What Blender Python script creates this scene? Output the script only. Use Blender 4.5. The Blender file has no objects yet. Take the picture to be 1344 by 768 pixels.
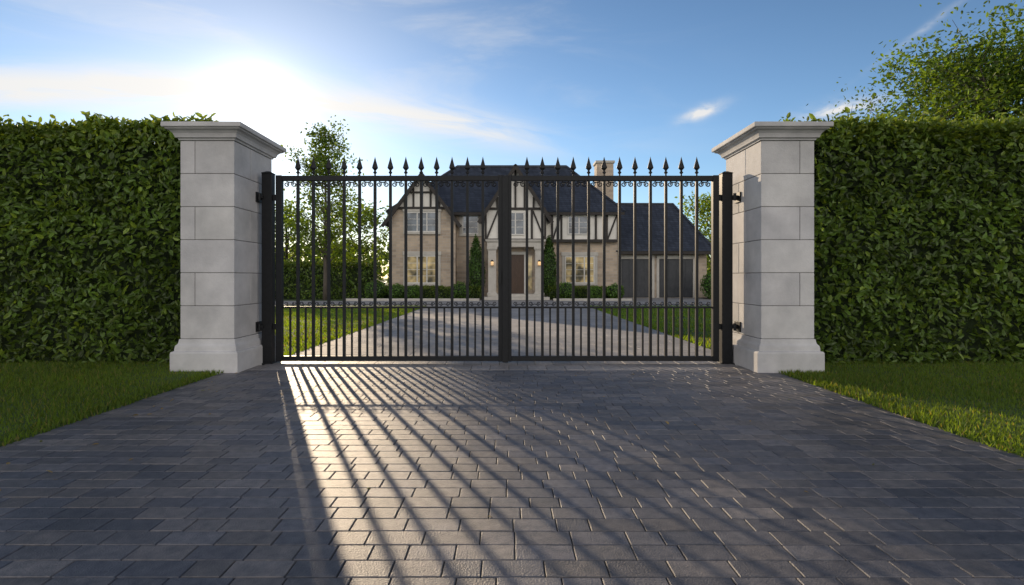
import bpy, math, random
import numpy as np
from mathutils import Vector
random.seed(7); rng=np.random.default_rng(7)
scene=bpy.context.scene
SAZ=math.radians(-25.0); SEL=math.radians(16.0)
SUN=Vector((math.sin(SAZ)*math.cos(SEL), math.cos(SAZ)*math.cos(SEL), math.sin(SEL)))

# ------------------------------------------------------------ helpers
def link(o,parent=None):
    scene.collection.objects.link(o)
    if parent is not None: o.parent=parent
    return o
def empty(name):
    e=bpy.data.objects.new(name,None); e.empty_display_size=.2
    return link(e)
class MB:
    def __init__(s): s.v=[]; s.f=[]; s.c=[]; s.usec=False
    def add(s,vs,fs,col=None):
        n=len(s.v); s.v+= [tuple(v) for v in vs]; s.f+=[tuple(i+n for i in f) for f in fs]
        if col is not None: s.usec=True
        s.c+=[col or (1,1,1,1)]*len(vs)
    def box(s,x0,x1,y0,y1,z0,z1,col=None):
        if x0>x1:x0,x1=x1,x0
        s.add([(x0,y0,z0),(x1,y0,z0),(x1,y1,z0),(x0,y1,z0),(x0,y0,z1),(x1,y0,z1),(x1,y1,z1),(x0,y1,z1)],
              [(0,3,2,1),(4,5,6,7),(0,1,5,4),(1,2,6,5),(2,3,7,6),(3,0,4,7)],col)
    def loft(s,x0,x1,y0,y1,prof):
        vs=[];fs=[]
        for o,z in prof: vs+=[(x0-o,y0-o,z),(x1+o,y0-o,z),(x1+o,y1+o,z),(x0-o,y1+o,z)]
        n=len(prof)
        for i in range(n-1):
            for k in range(4):
                a=i*4+k;b=i*4+(k+1)%4; fs.append((a,b,b+4,a+4))
        fs.append((3,2,1,0)); m=(n-1)*4; fs.append((m,m+1,m+2,m+3)); s.add(vs,fs)
    def prism(s,poly,y0,y1):     # poly list of (x,z), ccw seen from -Y
        n=len(poly); vs=[(x,y0,z) for x,z in poly]+[(x,y1,z) for x,z in poly]
        fs=[tuple(range(n)),tuple(range(2*n-1,n-1,-1))]
        for i in range(n):
            j=(i+1)%n; fs.append((i,i+n,j+n,j))
        s.add(vs,fs)
    def board(s,xa,za,xb,zb,w,y0,y1):
        d=Vector((xb-xa,zb-za)).normalized(); p=Vector((-d.y,d.x))*w/2
        s.prism([(xa-p.x,za-p.y),(xb-p.x,zb-p.y),(xb+p.x,zb+p.y),(xa+p.x,za+p.y)],y0,y1)
    def slab(s,pts,t):
        P=[Vector(p) for p in pts]; n=(P[1]-P[0]).cross(P[2]-P[0]).normalized()
        k=len(P); Q=[p-n*t for p in P]
        fs=[tuple(range(k)),tuple(range(2*k-1,k-1,-1))]
        for i in range(k):
            j=(i+1)%k; fs.append((i,i+k,j+k,j))
        s.add(P+Q,fs)
    def tube(s,pts,rad,sides=6,col=None):
        vs=[];fs=[]; P=[Vector(p) for p in pts]
        for i,p in enumerate(P):
            d=(P[min(i+1,len(P)-1)]-P[max(i-1,0)]).normalized()
            a=d.cross(Vector((0,1,0)) if abs(d.y)<.9 else Vector((1,0,0))).normalized(); b=d.cross(a)
            for k in range(sides):
                t=2*math.pi*k/sides; vs.append(p+(a*math.cos(t)+b*math.sin(t))*rad[i])
        for i in range(len(P)-1):
            for k in range(sides):
                a=i*sides+k;b=i*sides+(k+1)%sides; fs.append((a,b,b+sides,a+sides))
        fs.append(tuple(range(sides))[::-1]); m=(len(P)-1)*sides; fs.append(tuple(range(m,m+sides)))
        s.add(vs,fs,col)
    def lathe(s,x,y,prof,sides=8,flat=1.0):
        vs=[];fs=[]
        for r,z in prof:
            for k in range(sides):
                t=2*math.pi*(k+.5)/sides; vs.append((x+r*math.cos(t),y+r*math.sin(t)*flat,z))
        for i in range(len(prof)-1):
            for k in range(sides):
                a=i*sides+k;b=i*sides+(k+1)%sides; fs.append((a,b,b+sides,a+sides))
        s.add(vs,fs)
    def obj(s,name,mat,parent=None,bevel=0,smooth=False,segs=2):
        me=bpy.data.meshes.new(name); me.from_pydata(s.v,[],s.f)
        if s.usec:
            a=me.color_attributes.new("Col",'FLOAT_COLOR','POINT'); a.data.foreach_set("color",np.array(s.c,dtype=np.float32).ravel())
        me.materials.append(mat); me.update()
        me.polygons.foreach_set("use_smooth",[bool(smooth)]*len(me.polygons))
        o=bpy.data.objects.new(name,me); link(o,parent)
        if bevel:
            m=o.modifiers.new("Bevel",'BEVEL'); m.width=bevel; m.segments=segs; m.limit_method='ANGLE'; m.angle_limit=math.radians(25)
        return o
def np_mesh(name,V,F,C,mat,parent=None):
    n,k=F.shape; me=bpy.data.meshes.new(name)
    me.vertices.add(len(V)); me.vertices.foreach_set("co",V.astype(np.float32).ravel())
    me.loops.add(n*k); me.loops.foreach_set("vertex_index",F.astype(np.int32).ravel())
    me.polygons.add(n); me.polygons.foreach_set("loop_start",np.arange(0,n*k,k,dtype=np.int32)); 
    a=me.color_attributes.new("Col",'FLOAT_COLOR','POINT')
    C4=np.ones((len(V),4),dtype=np.float32); C4[:,:3]=C; a.data.foreach_set("color",C4.ravel())
    me.materials.append(mat); me.update(calc_edges=True); me.validate()
    me.polygons.foreach_set("use_smooth",np.zeros(len(me.polygons),dtype=bool)); me.update()
    o=bpy.data.objects.new(name,me); return link(o,parent)
def unit(a): return a/np.maximum(np.linalg.norm(a,axis=1,keepdims=True),1e-6)
def leaves(name,P,N,S,C,mat,parent=None,tb=None,simple=False):
    n=len(P); N=unit(N)
    t=rng.normal(size=(n,3)) if tb is None else rng.normal(size=(n,3))*.8+tb
    t=unit(t-N*np.sum(t*N,axis=1,keepdims=True)); b=np.cross(N,t); s=S[:,None]
    if simple:
        V=np.stack([P,P+.5*s*t+.3*s*b,P+s*t,P+.5*s*t-.3*s*b],axis=1).reshape(-1,3)
        F=np.arange(n*4).reshape(n,4); return np_mesh(name,V,F,np.repeat(C,4,axis=0),mat,parent)
    V=np.stack([P,P+.3*s*t+.24*s*b+.07*s*N,P+.72*s*t+.2*s*b+.05*s*N,P+s*t-.08*s*N,P+.72*s*t-.2*s*b+.05*s*N,P+.3*s*t-.24*s*b+.07*s*N],axis=1).reshape(-1,3)
    i=np.arange(n)[:,None]*6
    F=np.concatenate([i+np.array([[0,3,2,1]]),i+np.array([[0,5,4,3]])])
    return np_mesh(name,V,F,np.repeat(C,6,axis=0),mat,parent)
_k=rng.normal(size=(14,3)); _ph=rng.uniform(0,6.28,14)
def nz(P,f=1.0):
    r=0
    for i in range(14):
        w=f*(1+.35*i); r=r+np.sin(P@(unit(_k[i:i+1])[0]*w)+_ph[i])/(1+.25*i)
    return r/4.0

# ------------------------------------------------------------ materials
def mat(name):
    m=bpy.data.materials.new(name); m.use_nodes=True; nt=m.node_tree
    return m,nt,nt.nodes["Principled BSDF"]
def N(nt,t,**kw):
    n=nt.nodes.new(t)
    for k,v in kw.items():
        if k in n.inputs: n.inputs[k].default_value=v
        else: setattr(n,k,v)
    return n
def noise_mat(name,c1,c2,scale=5,rough=.7,bump=.2,bscale=40,detail=6,metal=0,attr=False,bdist=.01,stretch=None,spec=.5,stain=0,smin=.72):
    m,nt,b=mat(name); L=nt.links
    tc=N(nt,"ShaderNodeTexCoord"); mp=N(nt,"ShaderNodeMapping"); L.new(tc.outputs["Object"],mp.inputs[0])
    if stretch: mp.inputs["Scale"].default_value=stretch
    n=N(nt,"ShaderNodeTexNoise",Scale=scale,Detail=detail,Roughness=.6); L.new(mp.outputs[0],n.inputs["Vector"])
    r=N(nt,"ShaderNodeValToRGB"); r.color_ramp.elements[0].position=.3; r.color_ramp.elements[1].position=.7
    r.color_ramp.elements[0].color=(*c1,1); r.color_ramp.elements[1].color=(*c2,1); L.new(n.outputs["Fac"],r.inputs[0])
    out=r.outputs[0]
    if attr:
        a=N(nt,"ShaderNodeVertexColor",layer_name="Col"); mx=N(nt,"ShaderNodeMix",data_type='RGBA',blend_type='MULTIPLY'); mx.inputs[0].default_value=1
        L.new(out,mx.inputs[6]); L.new(a.outputs[0],mx.inputs[7]); out=mx.outputs[2]
    if stain:
        n3=N(nt,"ShaderNodeTexNoise",Scale=stain,Detail=5,Roughness=.65); L.new(tc.outputs["Object"],n3.inputs["Vector"])
        mr=N(nt,"ShaderNodeMapRange"); mr.inputs[1].default_value=.3; mr.inputs[2].default_value=.7; mr.inputs[3].default_value=smin; mr.inputs[4].default_value=1.15; L.new(n3.outputs[0],mr.inputs[0])
        mx=N(nt,"ShaderNodeMix",data_type='RGBA',blend_type='MULTIPLY'); mx.inputs[0].default_value=1; L.new(out,mx.inputs[6]); L.new(mr.outputs[0],mx.inputs[7]); out=mx.outputs[2]
    L.new(out,b.inputs["Base Color"]); b.inputs["Roughness"].default_value=rough; b.inputs["Metallic"].default_value=metal; b.inputs["Specular IOR Level"].default_value=spec
    if bump:
        n2=N(nt,"ShaderNodeTexNoise",Scale=bscale,Detail=5); L.new(mp.outputs[0],n2.inputs["Vector"])
        bp=N(nt,"ShaderNodeBump",Strength=bump,Distance=bdist); L.new(n2.outputs["Fac"],bp.inputs["Height"]); L.new(bp.outputs[0],b.inputs["Normal"])
    return m
def leaf_mat(name,trans=.35,tcol=(1.5,1.6,.5),rough=.45):
    m,nt,b=mat(name); L=nt.links
    a=N(nt,"ShaderNodeVertexColor",layer_name="Col"); L.new(a.outputs[0],b.inputs["Base Color"]); b.inputs["Roughness"].default_value=rough
    b.inputs["Specular IOR Level"].default_value=.4
    mx=N(nt,"ShaderNodeMix",data_type='RGBA',blend_type='MULTIPLY'); mx.inputs[0].default_value=1; L.new(a.outputs[0],mx.inputs[6]); mx.inputs[7].default_value=(*tcol,1)
    t=N(nt,"ShaderNodeBsdfTranslucent"); L.new(mx.outputs[2],t.inputs[0])
    ms=N(nt,"ShaderNodeMixShader"); ms.inputs[0].default_value=trans; L.new(b.outputs[0],ms.inputs[1]); L.new(t.outputs[0],ms.inputs[2])
    L.new(ms.outputs[0],nt.nodes["Material Output"].inputs[0]); return m
def brick_mat(name,c1,c2,mortar,bw,bh,ms=.012,rough=.85,bump=.5,zs=1.0,bias=0):
    m,nt,b=mat(name); L=nt.links
    tc=N(nt,"ShaderNodeTexCoord"); sp=N(nt,"ShaderNodeSeparateXYZ"); L.new(tc.outputs["Object"],sp.inputs[0])
    ad=N(nt,"ShaderNodeMath",operation='ADD'); L.new(sp.outputs[0],ad.inputs[0]); L.new(sp.outputs[1],ad.inputs[1])
    mz=N(nt,"ShaderNodeMath",operation='MULTIPLY'); mz.inputs[1].default_value=zs; L.new(sp.outputs[2],mz.inputs[0])
    cb=N(nt,"ShaderNodeCombineXYZ"); L.new(ad.outputs[0],cb.inputs[0]); L.new(mz.outputs[0],cb.inputs[1])
    br=N(nt,"ShaderNodeTexBrick"); L.new(cb.outputs[0],br.inputs["Vector"])
    for k,v in {"Color1":(*c1,1),"Color2":(*c2,1),"Mortar":(*mortar,1),"Scale":1.0,"Mortar Size":ms,"Brick Width":bw,"Row Height":bh,"Bias":bias}.items(): br.inputs[k].default_value=v
    n=N(nt,"ShaderNodeTexNoise",Scale=1.3,Detail=6); L.new(tc.outputs["Object"],n.inputs["Vector"])
    mr=N(nt,"ShaderNodeMapRange"); mr.inputs[3].default_value=.6; mr.inputs[4].default_value=1.35; L.new(n.outputs[0],mr.inputs[0])
    mx=N(nt,"ShaderNodeMix",data_type='RGBA',blend_type='MULTIPLY'); mx.inputs[0].default_value=1; L.new(br.outputs[0],mx.inputs[6]); L.new(mr.outputs[0],mx.inputs[7])
    L.new(mx.outputs[2],b.inputs["Base Color"]); b.inputs["Roughness"].default_value=rough
    bp=N(nt,"ShaderNodeBump",Strength=bump,Distance=.02,invert=True); L.new(br.outputs[1],bp.inputs["Height"]); L.new(bp.outputs[0],b.inputs["Normal"]); return m

M_stone=noise_mat("limestone",(.43,.427,.435),(.55,.54,.54),2.6,.8,.45,55,8,attr=True,bdist=.008,stain=1.2,smin=.78)
M_mortar=noise_mat("mortar",(.13,.125,.12),(.18,.175,.17),8,.9,.2)
M_iron=noise_mat("black_iron",(.006,.0065,.008),(.011,.012,.014),20,.5,.15,150,metal=.0,bdist=.001,spec=.3)
M_paver=noise_mat("paver_concrete",(.56,.59,.66),(1.22,1.18,1.16),18,.54,.9,120,8,attr=True,bdist=.005,spec=.6,stain=.8)
M_paver2=noise_mat("light_paver_concrete",(.8,.8,.82),(1.15,1.12,1.1),9,.75,.4,90,8,attr=True,bdist=.004,spec=.35,stain=.5)
M_sand=noise_mat("joint_sand",(.03,.03,.03),(.06,.055,.05),20,.95,.3)
M_sand2=noise_mat("light_joint_sand",(.16,.15,.14),(.2,.19,.18),20,.95,.3)
M_ground=noise_mat("meadow_ground",(.03,.06,.015),(.07,.10,.03),.6,.95,.4,8)
M_soil=noise_mat("lawn_turf",(.035,.07,.012),(.075,.12,.022),6,.95,.6,60,attr=False)
M_bed=noise_mat("garden_soil",(.03,.022,.015),(.06,.045,.03),6,.95,.6,30)
M_leaf=leaf_mat("hedge_leaf",.42,(1.9,1.65,.5),.34)
M_tleaf=leaf_mat("tree_leaf",.5,(2.2,1.85,.5),.5)
M_grass=leaf_mat("grass_blade",.55,(2.6,2.1,.45),.6)
M_bark=noise_mat("bark",(.05,.04,.03),(.12,.10,.08),6,.9,.8,25,stretch=(3,3,.6))
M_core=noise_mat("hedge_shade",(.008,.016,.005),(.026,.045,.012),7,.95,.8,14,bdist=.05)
M_wall=brick_mat("stone_brick",(.55,.44,.33),(.40,.32,.25),(.46,.41,.35),.42,.16)
M_slate=brick_mat("slate_tiles",(.050,.060,.085),(.028,.034,.050),(.012,.013,.017),.3,.2,.012,.6,.8,1.35)
M_plaster=noise_mat("render_plaster",(.72,.68,.62),(.82,.79,.73),2,.85,.15)
M_timber=noise_mat("dark_timber",(.022,.019,.017),(.042,.034,.03),5,.7,.3,30,stretch=(8,8,1))
M_trim=noise_mat("stone_trim",(.46,.43,.38),(.56,.53,.48),4,.8,.2)
M_frame=noise_mat("window_frame_paint",(.60,.58,.54),(.68,.66,.62),4,.5,.0)
M_gdoor=noise_mat("garage_door_paint",(.035,.038,.045),(.055,.058,.066),3,.45,.1)
M_door=noise_mat("oak_door",(.05,.025,.014),(.09,.05,.028),4,.4,.2,30,stretch=(8,8,.8))
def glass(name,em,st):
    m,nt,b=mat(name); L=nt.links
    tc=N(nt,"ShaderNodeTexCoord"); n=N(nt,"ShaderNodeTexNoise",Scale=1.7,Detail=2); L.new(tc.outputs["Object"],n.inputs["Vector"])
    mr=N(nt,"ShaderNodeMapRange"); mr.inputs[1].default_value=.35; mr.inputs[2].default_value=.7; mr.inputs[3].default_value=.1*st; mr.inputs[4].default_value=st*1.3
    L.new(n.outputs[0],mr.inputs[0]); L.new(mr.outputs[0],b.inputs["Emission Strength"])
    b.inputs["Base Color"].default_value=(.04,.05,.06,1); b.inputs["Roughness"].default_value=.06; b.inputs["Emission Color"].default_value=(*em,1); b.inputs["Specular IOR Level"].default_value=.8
    return m
M_glassw=glass("lit_window_glass",(1,.74,.34),.38)
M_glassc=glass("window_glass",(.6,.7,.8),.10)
M_lamp=glass("lantern_glow",(1,.6,.25),1.6)

# ------------------------------------------------------------ ground, drive
g=MB(); g.add([(-1500,-1500,-.03),(1500,-1500,-.03),(1500,1500,-.03),(-1500,1500,-.03)],[(0,1,2,3)]); g.obj("ground",M_ground)
XL,XR=-3.60,3.47
def pavers(name,x0,x1,y0,y1,rd,wl,wh,palette,parent=None,gap=.0025,zt=0,cham=.0035,m_=None,var=.2):
    V=[];F=[];C=[]; n=0; y=y0
    while y<y1-.03:
        Y0=y+gap; Y1=min(y+rd,y1)-gap; x=x0-random.uniform(0,wh*.8)
        while x<x1:
            w=random.choice((wl,(wl+wh)/2,wh,wh)); X0=max(x,x0)+gap; X1=min(x+w,x1)-gap; x+=w
            if X1-X0<.02: continue
            z=zt+random.uniform(-.0012,.0012); tx,ty=random.gauss(0,.004),random.gauss(0,.004)
            cx,cy=(X0+X1)/2,(Y0+Y1)/2
            col=random.choice(palette); k=random.uniform(1-var,1+var); col=[q*k for q in col]
            for (px,py) in [(X0,Y0),(X1,Y0),(X1,Y1),(X0,Y1)]: V.append((px,py,z-.014)); C.append(col)
            h=cham
            for (px,py) in [(X0,Y0),(X1,Y0),(X1,Y1),(X0,Y1)]: V.append((px,py,z-h+(px-cx)*tx+(py-cy)*ty)); C.append(col)
            for (px,py) in [(X0+h,Y0+h),(X1-h,Y0+h),(X1-h,Y1-h),(X0+h,Y1-h)]: V.append((px,py,z+(px-cx)*tx+(py-cy)*ty)); C.append(col)
            for f in [(8,9,10,11)]+[(a+o,b+o,b+o+4,a+o+4) for o in (0,4) for a,b in ((0,1),(1,2),(2,3),(3,0))]: F.append([q+n for q in f])
            n+=12
        y+=rd
    return np_mesh(name,np.array(V),np.array(F),np.array(C),m_ or M_paver,parent)
dv=empty("paved_driveway")
pal=[(.112,.115,.134),(.135,.135,.148),(.092,.098,.118),(.147,.14,.142),(.118,.118,.13),(.162,.154,.156)]
pavers("pavers",XL,XR,-5.01,6.95,.13,.16,.26,pal,dv)
s=MB(); s.box(XL,XR,-5,6.95,-.02,-.008); s.obj("sand_bed",M_sand,dv)
th=MB(); x=-3.46
while x<3.2:
    w=.25; k=random.uniform(.85,1.15); th.box(x+.003,min(x+w,3.22)-.003,6.955,7.32,-.02,.004,(.27*k,.255*k,.245*k,1))
    th.box(x+.12+.003,min(x+.12+w,3.22)-.003,7.326,7.72,-.02,.004,(.25*k,.24*k,.235*k,1)) if x+.12<3.1 else None
    x+=w
th.obj("threshold_course",M_paver,dv,bevel=.004)
iv=empty("inner_driveway")
pal2=[(.35,.345,.345),(.32,.318,.325),(.37,.36,.355),(.34,.335,.33)]
pavers("pavers",-3.35,3.45,7.73,22.6,.30,.4,.6,pal2,iv,cham=.003,m_=M_paver2,var=.07)
pavers("forecourt_pavers",-15,15,22.6,28.1,.30,.4,.6,pal2,iv,cham=.003,m_=M_paver2,var=.07)
s=MB(); s.box(-3.35,3.45,7.73,22.6,-.02,-.008); s.box(-15,15,22.602,28.1,-.02,-.008); s.obj("sand_bed",M_sand2,iv)

def lawn(name,x0,x1,y0,y1,dens,h,wid=.007,bright=1.0):
    r=empty(name); s=MB(); 
    nx=max(2,int((x1-x0)/.25)); ny=max(2,int((y1-y0)/.25))
    for i in range(nx+1):
        for j in range(ny+1):
            X=x0+(x1-x0)*i/nx; Y=y0+(y1-y0)*j/ny
            e=min(i,nx-i,j,ny-j)
            z=-.025 if e==0 else .012+.008*math.sin(X*2.1+Y)*math.sin(Y*1.7)
            s.v.append((X,Y,z)); s.c.append((1,1,1,1))
    for i in range(nx):
        for j in range(ny):
            a=i*(ny+1)+j; s.f.append((a,a+ny+1,a+ny+2,a+1))
    s.obj("turf",M_soil,r,smooth=True)
    n=int((x1-x0)*(y1-y0)*dens)
    X=rng.uniform(x0-.03,x1+.03,n);Y=rng.uniform(y0+.01,y1-.01,n)
    P=np.stack([X,Y,np.zeros(n)],1); q=nz(P,2.2); q2=nz(P+9,.7)
    H=h*(1+.35*q)*rng.uniform(.5,1.35,n); H=np.clip(H,h*.3,h*2)
    ang=rng.uniform(0,6.28,n); w=wid*rng.uniform(.7,1.3,n)
    d=np.stack([np.cos(ang),np.sin(ang),np.zeros(n)],1)*w[:,None]
    lean=rng.normal(size=(n,3))*.4; lean[:,2]=1; tip=P+unit(lean)*H[:,None]; P[:,2]=.0
    V=np.stack([P-d,P+d,tip],1).reshape(-1,3)
    c=np.array([[.082,.140,.022]])*bright*(1+.25*q2[:,None])*rng.uniform(.6,1.4,(n,1)); dry=rng.random(n)<.08; c[dry]=[.18,.17,.07]
    np_mesh("grass_blades",V,np.arange(n*3).reshape(n,3),np.repeat(c,3,axis=0),M_grass,r)
lawn("lawn",-11,XL,2.5,7.6,2700,.055)
lawn("lawn",XR,11,2.5,7.6,2700,.055,bright=1.1)
lawn("lawn",-16,-3.36,8.0,22.6,460,.06,wid=.016,bright=1.45)
lawn("lawn",3.46,16,8.0,22.6,460,.06,wid=.016,bright=1.45)

# fallen leaves on the drive
nf=46; fx=np.concatenate([rng.uniform(-3.4,3.3,26),-3.4+rng.random(20)**2*1.2]); fy=rng.uniform(2.2,6.8,nf)
P=np.stack([fx,fy,np.full(nf,.006)],1); fc=np.where(rng.random((nf,1))<.6,np.array([[.30,.22,.10]]),np.array([[.14,.16,.04]]))*rng.uniform(.6,1.2,(nf,1))
leaves("fallen_leaves",P,rng.normal(size=(nf,3))*.25+np.array([0,0,1]),rng.uniform(.025,.05,nf),fc,M_leaf)

# ------------------------------------------------------------ pillars
def pillar(x0,x1,flip):
    e=empty("stone_gate_pillar"); y0,y1=6.83,7.93
    b=MB(); b.usec=True
    zs=[.42+i*.4233 for i in range(7)]
    core=MB(); core.box(x0+.007,x1-.007,y0+.007,y1-.007,.0,3.0); core.obj("mortar_core",M_mortar,e)
    g=.0035
    for i in range(6):
        z0,z1=zs[i]+g,zs[i+1]-g
        def cc(): k=random.uniform(.90,1.06); return (k,k*.995,k*random.uniform(.98,1.01),1)
        w=x1-x0
        if i%2==0: xs=[x0,x1]
        else: xs=[x0,x0+w*(.27 if not flip else .73),x1]
        ym=y0+(.45 if i%2 else .66)
        for a in range(len(xs)-1):
            b.box(xs[a]+(g if a else 0),xs[a+1]-(g if a<len(xs)-2 else 0),y0,ym-g,z0,z1,cc())
        b.box(x0,x1,ym+g,y1,z0,z1,cc())
    b.obj("ashlar_blocks",M_stone,e,bevel=.007)
    p=MB(); p.usec=True
    p.loft(x0,x1,y0,y1,[(.085,-.03),(.085,.24),(.078,.262),(.05,.27),(.05,.30),(.044,.335),(.022,.36),(.016,.385),(.012,.418)])
    p.obj("moulded_base",M_stone,e,bevel=.006)
    c=MB(); c.usec=True
    c.loft(x0,x1,y0,y1,[(.015,2.962),(.02,2.985),(.045,2.99),(.05,3.01),(.062,3.04),(.088,3.068),(.12,3.082),(.125,3.085),(.125,3.098),(.15,3.10),(.155,3.11),(.155,3.155),(.148,3.163)])
    c.obj("cornice_cap",M_stone,e,bevel=.004)
pillar(-4.17,-3.48,False); pillar(3.27,3.95,True)

# ------------------------------------------------------------ gate
GY=7.5
def gpost(x0,x1,px):
    e=empty("gate_post"); m=MB(); m.box(x0,x1,GY-.06,GY+.06,-.02,2.66); m.loft(x0,x1,GY-.06,GY+.06,[(.006,2.66),(.006,2.672),(-.05,2.70)])
    m.box(x0-.02,x1+.02,GY-.085,GY+.085,-.01,.015); m.obj("post",M_iron,e,bevel=.004)
    h=MB()
    for z in (2.33,.52):
        s=1 if px>x0 else -1
        xa=x0 if s<0 else x1
        h.box(min(xa,px),max(xa,px),GY-.03,GY+.03,z-.03,z+.03)
        h.box(min(px,px-s*.02),max(px,px-s*.02),GY-.09,GY+.09,z-.07,z+.07)
        h.tube([(xa+s*.02,GY-.08,z-.05),(xa+s*.02,GY-.08,z+.05)],[.022,.022],8)
        h.box(xa-.01,xa+.03,GY-.09,GY-.02,z-.02,z+.02)
    h.obj("hinges",M_iron,e,bevel=.003)
gpost(-3.41,-3.27,-3.48); gpost(3.022,3.165,3.27)
ge=empty("wrought_iron_gate")
fr=MB(); bars=MB(); sp=MB()
def mkcurve(name,bd):
    c=bpy.data.curves.new(name,'CURVE'); c.dimensions='3D'; c.bevel_depth=bd; c.bevel_resolution=1; c.materials.append(M_iron); link(bpy.data.objects.new(name,c),ge); return c
cu=mkcurve("top_scrolls",.008); cl_=mkcurve("lower_scrolls",.0055)
def poly(pts,c=None):
    s=(c or cu).splines.new('POLY'); s.points.add(len(pts)-1)
    for p,q in zip(s.points,pts): p.co=(*q,1)
def spiral(cx,cz,r,dirx,dirz,turns=1.35,start=0):
    pts=[]
    for i in range(22):
        t=i/21; a=start+turns*2*math.pi*t; rr=r*(1-.72*t)
        pts.append((cx+dirx*rr*math.cos(a),GY-.002,cz+dirz*rr*math.sin(a)))
    return pts
def leaf(x0,x1,n):
    t=.04
    fr.box(x0,x0+.085,GY-t,GY+t,.03,2.64); fr.box(x1-.085,x1,GY-t,GY+t,.03,2.64)
    a,b=x0+.085,x1-.085
    fr.box(a,b,GY-.032,GY+.032,2.565,2.635); fr.box(a,b,GY-.032,GY+.032,.035,.105)
    fr.box(a,b,GY-.02,GY+.02,.775,.80)
    d=(b-a)/(n+1)
    for i in range(n+1):
        x=a+d*(i+1)
        if i<n:
            r=.0185; bars.box(x-r,x+r,GY-r,GY+r,.10,2.57)
            z=2.635
            sp.lathe(x,GY,[(.012,z-.002),(.012,z+.03),(.026,z+.04),(.028,z+.052),(.014,z+.066),(.016,z+.08),(.045,z+.112),(.038,z+.14),(.020,z+.20),(.0,z+.275)],8,.55)
        xm=x-d/2; r=.012; bars.box(xm-r,xm+r,GY-r,GY+r,.10,.78)
        for s_ in (-1,1):
            poly(spiral(xm+s_*d*.24,2.517,.038,s_,1,1.4,math.pi*.5))
        poly([(xm-d*.24,GY,2.553),(xm,GY,2.542),(xm+d*.24,GY,2.553)])
        for s_ in (-1,1):
            poly(spiral(xm+s_*d*.27,.838,.030,s_,-1,1.4,math.pi*.5),cl_)
        poly([(xm-d*.27,GY,.808),(xm,GY,.835),(xm+d*.27,GY,.808)],cl_)
leaf(-3.225,-.022,13); leaf(-.006,2.985,12)
fr.box(-.05,.03,GY-.06,GY-.042,.02,2.63)
fr.box(-.1,-.065,GY-.075,GY-.042,1.12,1.3); 
fr.obj("frame",M_iron,ge,bevel=.004); bars.obj("bars",M_iron,ge,bevel=.0); sp.obj("spear_finials",M_iron,ge)
hs=MB()
for z in (2.33,.52): hs.box(-3.27,-3.225,GY-.02,GY+.02,z-.04,z+.04); hs.box(2.985,3.022,GY-.02,GY+.02,z-.04,z+.04)
hs.obj("hinge_knuckles",M_iron,ge)

# ------------------------------------------------------------ hedges
def hedge(name,x0,x1,y0,y1,h,n,size,dark=1.0,mat_=M_leaf,faces=("f","t","l","r","b"),simple=False,thick=.3):
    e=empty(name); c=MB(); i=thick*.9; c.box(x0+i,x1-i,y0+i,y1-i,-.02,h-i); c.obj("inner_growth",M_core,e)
    A={"f":(x1-x0)*h,"t":(x1-x0)*(y1-y0)*1.5,"l":(y1-y0)*h,"r":(y1-y0)*h,"b":(x1-x0)*h*.35}
    T=sum(A[k] for k in faces); Ps=[];Ns=[]; Q=[]
    for k in faces:
        m=int(n*A[k]/T); u=rng.random(m); v=rng.random(m); dp=rng.random(m)**1.5*thick
        if k=="f": P=np.stack([x0+u*(x1-x0),y0+dp,v*h],1); nn=(0,-1,.45)
        elif k=="b": P=np.stack([x0+u*(x1-x0),y1-dp,v*h],1); nn=(0,1,.35)
        elif k=="t": P=np.stack([x0+u*(x1-x0),y0+v*(y1-y0),h-dp],1); nn=(0,0,1)
        elif k=="l": P=np.stack([x0+dp,y0+u*(y1-y0),v*h],1); nn=(-1,0,.35)
        else: P=np.stack([x1-dp,y0+u*(y1-y0),v*h],1); nn=(1,0,.35)
        q=nz(P*np.array([1,1,.7]),3.4); q2=nz(P+5,9.0); nn=np.array(nn)
        P=P+nn[None]*((q*.15+q2*.08)*min(1,thick/.3))[:,None]
        keep=(q2+rng.normal(size=m)*.8)>-1.1; P=P[keep]; Ps.append(P); Ns.append(np.tile(nn,(len(P),1))); Q.append((q*.6+q2*.5)[keep])
    P=np.concatenate(Ps);Nn=np.concatenate(Ns);Q=np.concatenate(Q)
    m=int((x1-x0)*(20 if not simple else 4)); sx=rng.uniform(x0,x1,m); sy=rng.uniform(y0+.05,y1-.2,m); hh=rng.uniform(.05,.30,m)*min(1,h/3)
    sh=[]; 
    for a,b_,c_ in zip(sx,sy,hh):
        k=9; t=rng.random(k); sh.append(np.stack([a+rng.normal(0,.03,k),b_+rng.normal(0,.03,k),h-.08+t*c_+.0],1))
    sh=np.concatenate(sh); P=np.concatenate([P,sh]); Nn=np.concatenate([Nn,np.tile([0,-.3,.5],(len(sh),1))]); Q=np.concatenate([Q,np.ones(len(sh))*.5])
    P[:,2]=np.maximum(P[:,2],.02)
    nL=len(P); Nn=unit(Nn)+rng.normal(size=(nL,3))*.65
    S=rng.uniform(.65,1.3,nL)*size
    col=np.array([[.088,.148,.026]])*(1+.55*np.clip(Q,-1,1.3)[:,None])*rng.uniform(.45,1.5,(nL,1))*dark
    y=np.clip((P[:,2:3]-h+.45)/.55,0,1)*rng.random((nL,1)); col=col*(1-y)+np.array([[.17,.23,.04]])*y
    z=rng.random(nL)<.16; col[z]*=np.array([1.7,1.45,1.2])
    col=np.clip(col,.004,.4)
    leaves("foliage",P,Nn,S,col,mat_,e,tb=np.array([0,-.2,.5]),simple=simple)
hedge("laurel_hedge",-13,-4.12,7.35,8.6,3.36,58000,.095)
hedge("laurel_hedge",3.9,13,7.35,8.6,3.38,58000,.095)
hedge("garden_hedge",-22,-7.4,30.5,31.6,2.1,15000,.16,simple=True)
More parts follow.
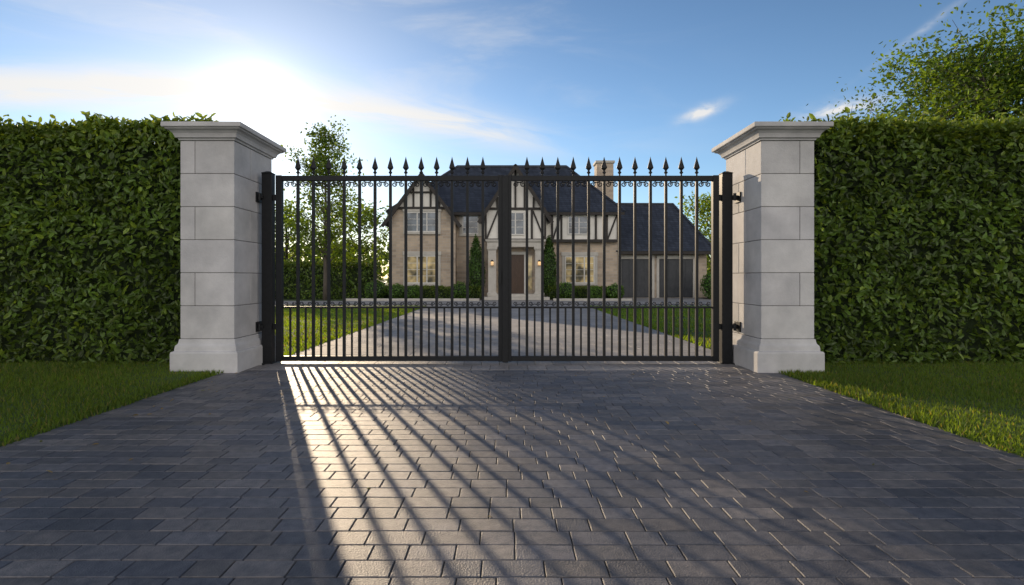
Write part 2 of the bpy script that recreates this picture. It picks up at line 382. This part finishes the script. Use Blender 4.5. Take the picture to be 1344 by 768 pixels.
hedge("garden_hedge",13.5,24,30.5,31.6,2.1,9000,.16,simple=True)

# ------------------------------------------------------------ shrubs
def blob(name,cx,cy,rx,ry,rz,n,size,cz=None,cone=False,tint=(1,1,1)):
    e=empty(name); cz=rz if cz is None else cz
    d=unit(rng.normal(size=(n,3))); sc=np.array([[rx,ry,rz]])
    r=1-rng.random((n,1))**2*.25
    P=d*sc*r
    if cone: f=np.clip(1.15-.75*np.clip((P[:,2:3]/rz+1)/2,0,1)**1.6,.2,1); P[:,:2]*=f
    P=P*(1+.10*nz(P/size*.35+cx,1.2)[:,None]*(0.6 if cone else 1)); P+=np.array([[cx,cy,cz]]); P[:,2]=np.maximum(P[:,2],.02)
    col=np.array([[.065,.13,.028]])*np.array([tint])*rng.uniform(.5,1.5,(n,1))*(1+.4*nz(P,4)[:,None]); col=np.clip(col,.004,.5)
    leaves("foliage",P,d+rng.normal(size=(n,3))*.5,rng.uniform(.6,1.3,n)*size,col,M_leaf,e,simple=True)
    c=MB(); prof=[]
    for i in range(9):
        a=-math.pi/2+math.pi*i/8; z=math.sin(a); ff=1.0
        if cone: ff=max(.2,min(1,1.15-.75*((z+1)/2)**1.6))
        prof.append((max(.001,.8*rx*math.cos(a)*ff),max(-.02,cz+rz*.8*z)))
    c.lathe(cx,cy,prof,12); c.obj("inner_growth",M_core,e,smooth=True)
for x in (-1.7,2.45): blob("cypress_tree",x,30.3,.52,.52,1.8,2600,.13,cone=True)
for x,r in ((-7.2,.6),(-6.0,.5),(-5.1,.45),(-2.5,.55),(3.3,.55),(6.0,.5),(4.9,.42)): blob("boxwood_shrub",x,29.3,r,r,r*.9,900,.10,tint=(1.4,1.4,1.1))
for x in (11.2,12.2): blob("flowering_shrub",x+.6,30.2,.75,.65,.8,1500,.12,tint=(1.3,1.5,1.2))
hedge("boxwood_hedge",-7.6,-1.4,29.9,30.6,.72,6500,.09,simple=True,thick=.15)
hedge("boxwood_hedge",2.4,6.6,29.9,30.6,.72,5000,.09,simple=True,thick=.15)
s=MB(); s.box(-8.5,-1.4,28.2,31.1,-.02,.03); s.box(2.5,6.65,28.2,31.1,-.02,.03); s.box(11.5,14,28.2,32,-.02,.03); s.obj("garden_bed",M_bed)
s=MB(); s.box(-8.5,-1.4,28.1,28.2,-.02,.12);s.box(2.5,6.65,28.1,28.2,-.02,.12); s.obj("kerb_edging",M_trim,bevel=.01)
s=MB(); s.box(-1.39,2.49,28.1,29.2,-.02,.0); s.box(6.66,11.49,28.1,32.4,-.02,.0); s.usec=True; s.c=[(.33,.32,.31,1)]*len(s.v); s.obj("entrance_apron",M_paver2)

# ------------------------------------------------------------ trees
def tree(name,bx,by,H,R,tr,nl,lpc,size,seed,z0=.22,shape="oval",tint=(1,1,1),lean=0,up=.6,sig=.28,clumps=6):
    R_=random.Random(seed); e=empty(name); b=MB(); Pc=[]
    tp=[];rr=[]
    for i in range(12):
        f=i/11; tp.append(Vector((bx+lean*f+R_.uniform(-.03,.03)*H*.12*f,by+R_.uniform(-.03,.03)*H*.1*f,-.05+f*H*.94))); rr.append(tr*(1-f)**.8*(1.25 if i==0 else 1)+.012)
    b.tube(tp,rr,8)
    for i in range(nl):
        f=z0+(0.96-z0)*((i+R_.random()*.6)/nl); k=f*11; i0=min(int(k),10); p=tp[i0].lerp(tp[i0+1],k-i0)
        g=(f-z0)/(1-z0)
        if shape=="oval": rad=R*math.sin(math.pi*min(1,.16+.80*g))**.75
        else: rad=R*min(1,1.15*(1-g)**.6+.12)*(.7+.3*min(1,g*4))
        rad*=R_.uniform(.7,1.12)
        az=i*2.399+R_.uniform(-.4,.4); L=rad
        d=Vector((math.cos(az),math.sin(az),up*R_.uniform(.5,1.4)))
        pts=[p]; 
        for j in range(1,5):
            pts.append(p+d*L*j/4+Vector((R_.gauss(0,.04),R_.gauss(0,.04),R_.gauss(0,.04)))*L+Vector((0,0,.12*L*(j/4)**2)))
        r0=max(.012,tr*.42*(1-f)+.01); b.tube(pts,[r0*(1-.8*j/4) for j in range(5)],5)
        for c in range(clumps):
            t=R_.uniform(.3,1.08); kk=min(t,0.999)*4; a=int(kk); q=pts[a].lerp(pts[a+1],kk-a)
            q2=q+Vector((R_.gauss(0,1),R_.gauss(0,1),R_.gauss(0,.8)))*L*.22
            b.tube([q,(q+q2)/2+Vector((0,0,.03)),q2],[r0*.35,r0*.22,.004],4)
            Pc.append(tuple(q2))
    Pc=np.array(Pc); P=np.repeat(Pc,lpc,axis=0); n=len(P)
    s_=np.repeat(rng.uniform(.5,1.3,len(Pc)),lpc)[:,None]*sig
    P=P+rng.normal(size=(n,3))*s_*np.array([[1,1,.75]])
    cl=np.repeat(rng.uniform(.65,1.35,len(Pc)),lpc)[:,None]
    col=np.array([[.07,.125,.022]])*np.array([tint])*cl*rng.uniform(.6,1.4,(n,1))
    leaves("foliage",P,rng.normal(size=(n,3))+np.array([0,-.2,.6]),rng.uniform(.6,1.3,n)*size,np.clip(col,.004,.5),M_tleaf,e,tb=np.array([0,0,-.2]),simple=size>.13)
    b.obj("trunk_and_limbs",M_bark,e,smooth=True)
tree("young_maple_tree",-9.95,29.4,10.1,1.75,.12,44,30,.165,3,z0=.2,shape="cone",up=.75,sig=.26,clumps=6,tint=(1.35,1.25,1))
tree("deciduous_tree",14.3,15.5,7.9,3.5,.22,54,70,.128,5,z0=.3,up=.45,sig=.36,clumps=11,tint=(1.1,1.1,1))
for i,(x,y,h,r,l) in enumerate([(-19,37,7.3,2.6,26),(-14.8,36,6.4,2.8,20),(-10.4,38,6.6,2.3,22),(-25,40,8,3,26),(15.5,40,7.6,2.6,28),(20,42,8,3,28)]):
    tree("deciduous_tree",x,y,h,r,.16,28,l,.24,20+i,z0=.14,up=.45,sig=.5,clumps=6,tint=(1.45,1.35,1))
m=14000; X=rng.uniform(-170,170,m); hh=7+2.5*nz(np.stack([X,X*0,X*0],1),.35); Z=rng.random(m)**.8*np.clip(hh,3,13); Y=95+rng.normal(size=m)*3
P=np.stack([X,Y,Z],1); col=np.array([[.05,.09,.03]])*rng.uniform(.6,1.4,(m,1))
leaves("distant_treeline",P,rng.normal(size=(m,3))+np.array([0,-.8,.4]),rng.uniform(.8,1.9,m),col,M_tleaf,simple=True)

# ------------------------------------------------------------ house
H=empty("tudor_house")
wall=MB(); pl=MB(); tm=MB(); rf=MB(); tr=MB(); wf=MB(); gw=MB(); gc=MB(); gd=MB(); dr=MB()
def window(x0,x1,z0,z1,y,nx=2,nzz=3,warm=True,surround=True):
    (gw if warm else gc).box(x0,x1,y-.012,y+.05,z0,z1)
    fw=.07
    for a,b_ in ((x0-fw,x0),(x1,x1+fw)): wf.box(a,b_,y-.06,y+.02,z0,z1)
    wf.box(x0-fw,x1+fw,y-.061,y+.02,z1,z1+fw); wf.box(x0-fw,x1+fw,y-.061,y+.02,z0-fw,z0)
    for i in range(1,nx): 
        xx=x0+(x1-x0)*i/nx; wf.box(xx-.035,xx+.035,y-.045,y-.008,z0,z1)
    for i in range(1,nzz):
        zz=z0+(z1-z0)*i/nzz; wf.box(x0,x1,y-.034,y-.009,zz-.013,zz+.013)
    if surround:
        tr.box(x0-.28,x1+.28,y-.085,y+.01,z1+fw+.003,z1+fw+.24); tr.box(x0-.24,x1+.24,y-.12,y+.01,z0-fw-.13,z0-fw-.003)
        for a,b_ in ((x0-.24,x0-fw-.003),(x1+fw+.003,x1+.24)): tr.box(a,b_,y-.04,y+.01,z0-fw,z1+fw)
Y0=32.0
wall.box(-6.7,6.7,Y0,40,0,5.2)
e0,e1=(-7.05,31.5),(7.05,40.5); ze=5.12; zr=8.7; rx0,rx1=-3.3,4.1; yr=36
rf.slab([(e0[0],e0[1],ze),(e1[0],e0[1],ze),(rx1,yr,zr),(rx0,yr,zr)],.14)
rf.slab([(e1[0],e1[1],ze),(e0[0],e1[1],ze),(rx0,yr,zr),(rx1,yr,zr)],.14)
rf.slab([(e0[0],e1[1],ze),(e0[0],e0[1],ze),(rx0,yr,zr)],.14)
rf.slab([(e1[0],e0[1],ze),(e1[0],e1[1],ze),(rx1,yr,zr)],.14)
rf.tube([(rx0,yr,zr+.02),(rx1,yr,zr+.02)],[.1,.1],6)
for a,b_ in (((e0[0],e0[1],ze+.02),(rx0,yr,zr+.02)),((e1[0],e0[1],ze+.02),(rx1,yr,zr+.02))): rf.tube([a,b_],[.08,.08],6)
tm.box(-7.0,7.0,31.46,31.52,4.93,5.08)
def gable(x0,x1,yf,yb,zw,za,ztim,stone_to,ov=.32):
    xc=(x0+x1)/2
    wall.box(x0,x1,yf,yb,0,stone_to)
    (pl if stone_to<zw else wall).prism([(x0+.005,stone_to),(x1-.005,stone_to),(x1-.005,zw),(xc,za-.12),(x0+.005,zw)],yf+.005,yb)
    sl=(za-zw)/((x1-x0)/2); zo=zw-sl*ov
    rf.slab([(x0-ov,yb,zo),(x0-ov,yf-.35,zo),(xc,yf-.35,za),(xc,yb,za)],.14)
    rf.slab([(xc,yb,za),(xc,yf-.35,za),(x1+ov,yf-.35,zo),(x1+ov,yb,zo)],.14)
    tm.board(x0-ov,zo-.16,xc,za-.16,.2,yf-.42,yf-.353); tm.board(x1+ov,zo-.16,xc,za-.16,.2,yf-.425,yf-.357)
    return xc,sl
LY=31.2
xc,sl=gable(-6.85,-2.95,LY,36,4.75,7.35,5.2,4.75)
pl.prism([(-6.45,5.3),(-3.35,5.3),(xc,7.2)],LY-.03,LY+.02)
tm.box(-6.6,-3.2,LY-.09,LY+.01,5.22,5.36)
for x in (-5.9,-5.4,-4.9,-4.4,-3.9):
    zt=7.15-abs(x-xc)*sl; tm.box(x-.055,x+.055,LY-.075,LY,5.36,zt)
tm.box(-5.7,-4.1,LY-.08,LY,6.15,6.26)
window(-5.75,-4.05,3.95,5.0,LY,3,3,False); window(-5.75,-4.05,.95,2.45,LY,3,4,True)
CY=30.9
xc,sl=gable(-1.25,2.35,CY,36,5.0,7.75,3.4,3.35)
tm.box(-1.3,2.4,CY-.1,CY+.01,3.32,3.48)
tm.box(-1.2,2.3,CY-.09,CY+.01,5.15,5.28)
for x in (-1.17,-.4,1.5,2.27):
    tm.box(x-.06,x+.06,CY-.075,CY,3.48,5.15)
for x in (-.5,.02,.55,1.08,1.6):
    zt=7.5-abs(x-xc)*sl; tm.box(x-.055,x+.055,CY-.072,CY,5.28,zt)
tm.board(-1.1,3.5,-.46,5.1,.09,CY-.06,CY); tm.board(2.2,3.5,1.56,5.1,.09,CY-.06,CY)
window(.08,1.02,3.75,4.95,CY,2,3,False,False)
RY=31.75
pl.box(2.4,6.72,RY,Y0+.1,3.4,5.19)
tm.box(2.4,6.76,RY-.08,RY+.01,3.33,3.5); tm.box(2.4,6.76,RY-.08,RY+.01,5.0,5.14)
for x in (2.75,3.3,5.35,6.0,6.66): tm.box(x-.06,x+.06,RY-.07,RY,3.5,5.0)
tm.board(2.8,3.5,3.25,4.95,.09,RY-.06,RY); tm.board(6.05,3.5,6.6,4.95,.09,RY-.06,RY)
window(3.75,4.95,3.85,4.85,RY,2,3,False,False); window(3.6,5.25,.95,2.45,Y0,3,4,True)
window(-2.55,-1.7,3.9,4.9,Y0,1,3,False)
# porch
tr.box(-1.0,-.55,30.0,30.45,0,2.95); tr.box(1.65,2.1,30.0,30.45,0,2.95)
for a in (-1.0,1.65):
    tr.loft(a,a+.45,30.0,30.45,[(.06,0.15),(.06,.35),(.01,.4)]); tr.loft(a,a+.45,30.0,30.45,[(.01,2.75),(.07,2.85),(.07,2.949)])
tr.loft(-1.05,2.15,29.95,CY,[(.0,2.95),(.0,3.2),(.06,3.23),(.1,3.3),(.1,3.36)])
tr.box(-1.3,2.4,29.2,CY,-.02,.15); tr.box(-1.0,2.1,29.6,CY,.15,.3)
dr.box(.05,1.05,CY-.05,CY+.02,.3,2.55); wf.box(-.12,.045,CY-.07,CY+.02,.3,2.7); wf.box(1.055,1.22,CY-.07,CY+.02,.3,2.7); wf.box(-.12,1.22,CY-.071,CY+.02,2.56,2.72)
for zz in (.5,1.25,1.95):
    dr.box(.15,.5,CY-.075,CY-.05,zz,zz+.5); dr.box(.6,.95,CY-.075,CY-.05,zz,zz+.5)
gw.box(-.45,-.15,CY-.03,CY+.02,.5,2.5); gw.box(1.25,1.52,CY-.03,CY+.02,.5,2.5)
# garage
GYf=32.4
wall.box(6.7,12.2,GYf,38.6,0,2.9)
rf.slab([(6.6,GYf-.45,2.82),(12.6,GYf-.45,2.82),(11.1,35.5,6.1),(6.6,35.5,6.1)],.14)
rf.slab([(12.6,39,2.82),(6.6,39,2.82),(6.6,35.5,6.1),(11.1,35.5,6.1)],.14)
rf.slab([(12.6,GYf-.45,2.82),(12.6,39,2.82),(11.1,35.5,6.1)],.14)
rf.tube([(6.6,35.5,6.12),(11.1,35.5,6.12),(12.6,GYf-.45,2.84)],[.09,.09,.08],6)
tm.box(6.72,12.55,GYf-.5,GYf-.455,2.62,2.8)
for a,b_ in ((7.0,8.85),(9.3,11.35)):
    gd.box(a,b_,GYf-.02,GYf+.05,0.02,2.35)
    for k in range(5):
        for q in range(4):
            ww=(b_-a)/4; gd.box(a+q*ww+.05,a+(q+1)*ww-.05,GYf-.04,GYf-.02,.06+k*.46,.06+k*.46+.38)
    tr.box(a-.16,a-.003,GYf-.07,GYf+.01,0,2.5); tr.box(b_+.003,b_+.16,GYf-.07,GYf+.01,0,2.5); tr.box(a-.16,b_+.16,GYf-.08,GYf+.01,2.36,2.58) 
wall.box(6.0,7.1,35.2,36.2,5,8.75); tr.loft(6.0,7.1,35.2,36.2,[(.0,8.75),(.08,8.8),(.08,8.95)])
wall.obj("stone_walls",M_wall,H); pl.obj("plaster_panels",M_plaster,H); tm.obj("timber_framing",M_timber,H); rf.obj("slate_roof",M_slate,H)
tr.obj("stone_trim",M_trim,H,bevel=.01,segs=1); wf.obj("window_frames",M_frame,H); gw.obj("lit_windows",M_glassw,H); gc.obj("windows",M_glassc,H); gd.obj("garage_doors",M_gdoor,H); dr.obj("front_door",M_door,H)
for x in (-1.12+.35,1.87):
    e=empty("wall_lantern"); a=MB(); a.box(x-.07,x+.07,29.78,29.92,1.9,2.12); a.obj("glow_glass",M_lamp,e)
    a=MB(); a.loft(x-.09,x+.09,29.76,29.94,[(0,2.12),(0,2.14),(-.07,2.22)]); a.box(x-.09,x+.09,29.76,29.94,1.87,1.9); a.box(x-.02,x+.02,29.9,30.0,2.12,2.16); a.obj("lantern_frame",M_iron,e)

# ------------------------------------------------------------ world
w=bpy.data.worlds.new("World"); scene.world=w; w.use_nodes=True; nt=w.node_tree; L=nt.links
bg=nt.nodes["Background"]; S=.15; bg.inputs[1].default_value=S
sky=N(nt,"ShaderNodeTexSky",sky_type='NISHITA'); sky.sun_disc=False; sky.sun_elevation=SEL; sky.sun_rotation=SAZ
sky.air_density=1.0; sky.dust_density=.17; sky.ozone_density=3.2
tc=N(nt,"ShaderNodeTexCoord"); nrm=N(nt,"ShaderNodeVectorMath",operation='NORMALIZE'); L.new(tc.outputs["Generated"],nrm.inputs[0])
sx=N(nt,"ShaderNodeSeparateXYZ"); L.new(nrm.outputs[0],sx.inputs[0])
def M(op,a,b=None,c=None,clamp=False):
    n=N(nt,"ShaderNodeMath",operation=op); n.use_clamp=clamp
    for i,q in enumerate((a,b,c)):
        if q is None: continue
        if isinstance(q,(int,float)): n.inputs[i].default_value=q
        else: L.new(q,n.inputs[i])
    return n.outputs[0]
az=M('ARCTAN2',sx.outputs[0],sx.outputs[1]); el=M('ARCSINE',sx.outputs[2])
def noise2(a,b,sc,det=6,dist=.0):
    cb=N(nt,"ShaderNodeCombineXYZ"); L.new(a,cb.inputs[0]); L.new(b,cb.inputs[1]); n=N(nt,"ShaderNodeTexNoise",Scale=sc,Detail=det,Distortion=dist,Roughness=.6); L.new(cb.outputs[0],n.inputs["Vector"]); return n.outputs["Fac"]
def gauss(v,s): q=M('DIVIDE',v,s); return M('EXPONENT',M('MULTIPLY',M('MULTIPLY',q,q),-1.0))
def sstep(v,a,b):
    n=N(nt,"ShaderNodeMapRange",interpolation_type='SMOOTHSTEP'); n.inputs[1].default_value=a; n.inputs[2].default_value=b; L.new(v,n.inputs[0]); return n.outputs[0]
def inv(v): return M('SUBTRACT',1.0,v)
a36=M('ADD',az,.36); elc=M('SUBTRACT',.300,M('MULTIPLY',M('MULTIPLY',a36,a36),.27)); de=M('SUBTRACT',el,elc)
n1=noise2(M('MULTIPLY',az,2.2),M('MULTIPLY',de,16),1.6,7,.6)
band=M('MULTIPLY',M('MULTIPLY',gauss(de,.028),sstep(n1,.28,.6)),M('MULTIPLY',inv(sstep(az,-.08,.19)),.95))
n2=noise2(M('ADD',M('MULTIPLY',az,1.6),M('MULTIPLY',el,1.2)),M('MULTIPLY',el,9),1.5,8,.8)
wisp=M('MULTIPLY',sstep(n2,.44,.78),M('MULTIPLY',inv(sstep(az,-.3,.5)),.45))
n3=noise2(M('MULTIPLY',az,22),M('MULTIPLY',el,45),1.0,6,.3)
def puff(a0,e0,wa,we,sk=0,amp=1.4):
    da=M('SUBTRACT',az,a0); d2=M('SUBTRACT',M('SUBTRACT',el,e0),M('MULTIPLY',da,sk))
    return M('MULTIPLY',M('MULTIPLY',gauss(da,wa),gauss(d2,we)),M('MULTIPLY',sstep(n3,.25,.75),amp))
mask=M('ADD',band,wisp)
for p in (puff(.352,.284,.030,.010,.25),puff(.566,.262,.048,.012,.02,1.5),puff(.665,.352,.06,.006,.6,.3)): mask=M('ADD',mask,p)
mask=M('MINIMUM',mask,.92)
hs_=N(nt,"ShaderNodeHueSaturation",Saturation=1.03); L.new(sky.outputs[0],hs_.inputs["Color"])
# deeper blue towards the zenith, dimmed overhead to cut fill on the ground
zf=N(nt,"ShaderNodeMapRange"); zf.inputs[1].default_value=.25; zf.inputs[2].default_value=.95; zf.inputs[3].default_value=1.0; zf.inputs[4].default_value=.45; L.new(sx.outputs[2],zf.inputs[0]); L.new(zf.outputs[0],hs_.inputs["Value"])
mx=N(nt,"ShaderNodeMix",data_type='RGBA'); L.new(mask,mx.inputs[0]); L.new(hs_.outputs[0],mx.inputs[6]); mx.inputs[7].default_value=(.88/S,.86/S,.83/S,1)
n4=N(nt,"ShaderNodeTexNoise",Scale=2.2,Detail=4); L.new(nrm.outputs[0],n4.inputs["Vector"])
fill_clouds=M('MULTIPLY',M('MULTIPLY',M('MULTIPLY',sstep(n4.outputs["Fac"],.34,.50),inv(sstep(sx.outputs[1],-.35,.05))),sstep(sx.outputs[2],-.02,.05)),inv(sstep(sx.outputs[2],.5,.75)))  # bright cloud bank added behind the camera as fill light
mb=N(nt,"ShaderNodeMix",data_type='RGBA'); L.new(fill_clouds,mb.inputs[0]); L.new(mx.outputs[2],mb.inputs[6]); mb.inputs[7].default_value=(1.68/S,1.58/S,1.50/S,1)
dt=N(nt,"ShaderNodeVectorMath",operation='DOT_PRODUCT'); L.new(nrm.outputs[0],dt.inputs[0]); dt.inputs[1].default_value=SUN
dp=M('MAXIMUM',dt.outputs["Value"],0.0)
gl=M('ADD',M('MULTIPLY',M('POWER',dp,500.0),.8/S),M('MULTIPLY',M('POWER',dp,22.0),.13/S))
gm=N(nt,"ShaderNodeVectorMath",operation='SCALE'); gm.inputs[0].default_value=(1,.84,.60); L.new(gl,gm.inputs["Scale"])
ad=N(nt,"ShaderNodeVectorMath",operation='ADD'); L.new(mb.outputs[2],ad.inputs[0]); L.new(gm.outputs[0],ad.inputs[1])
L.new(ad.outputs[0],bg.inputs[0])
sl=bpy.data.lights.new("sun",'SUN'); sl.energy=5; sl.angle=math.radians(.6); sl.color=(1,.78,.53)
so=bpy.data.objects.new("sun",sl); link(so); so.rotation_euler=SUN.to_track_quat('Z','Y').to_euler(); so.location=(-20,40,20)

# ------------------------------------------------------------ camera
cam=bpy.data.cameras.new("camera"); co=bpy.data.objects.new("camera",cam); link(co); co.location=(0,0,1.2); co.rotation_euler=(math.radians(90),0,0)
cam.lens=36*700/1344; cam.sensor_width=36; cam.shift_y=-19/1344; cam.shift_x=8/1344; cam.clip_end=4000; cam.clip_start=.05
scene.camera=co
scene.view_settings.view_transform='Standard'; scene.view_settings.look='None'; scene.view_settings.exposure=0
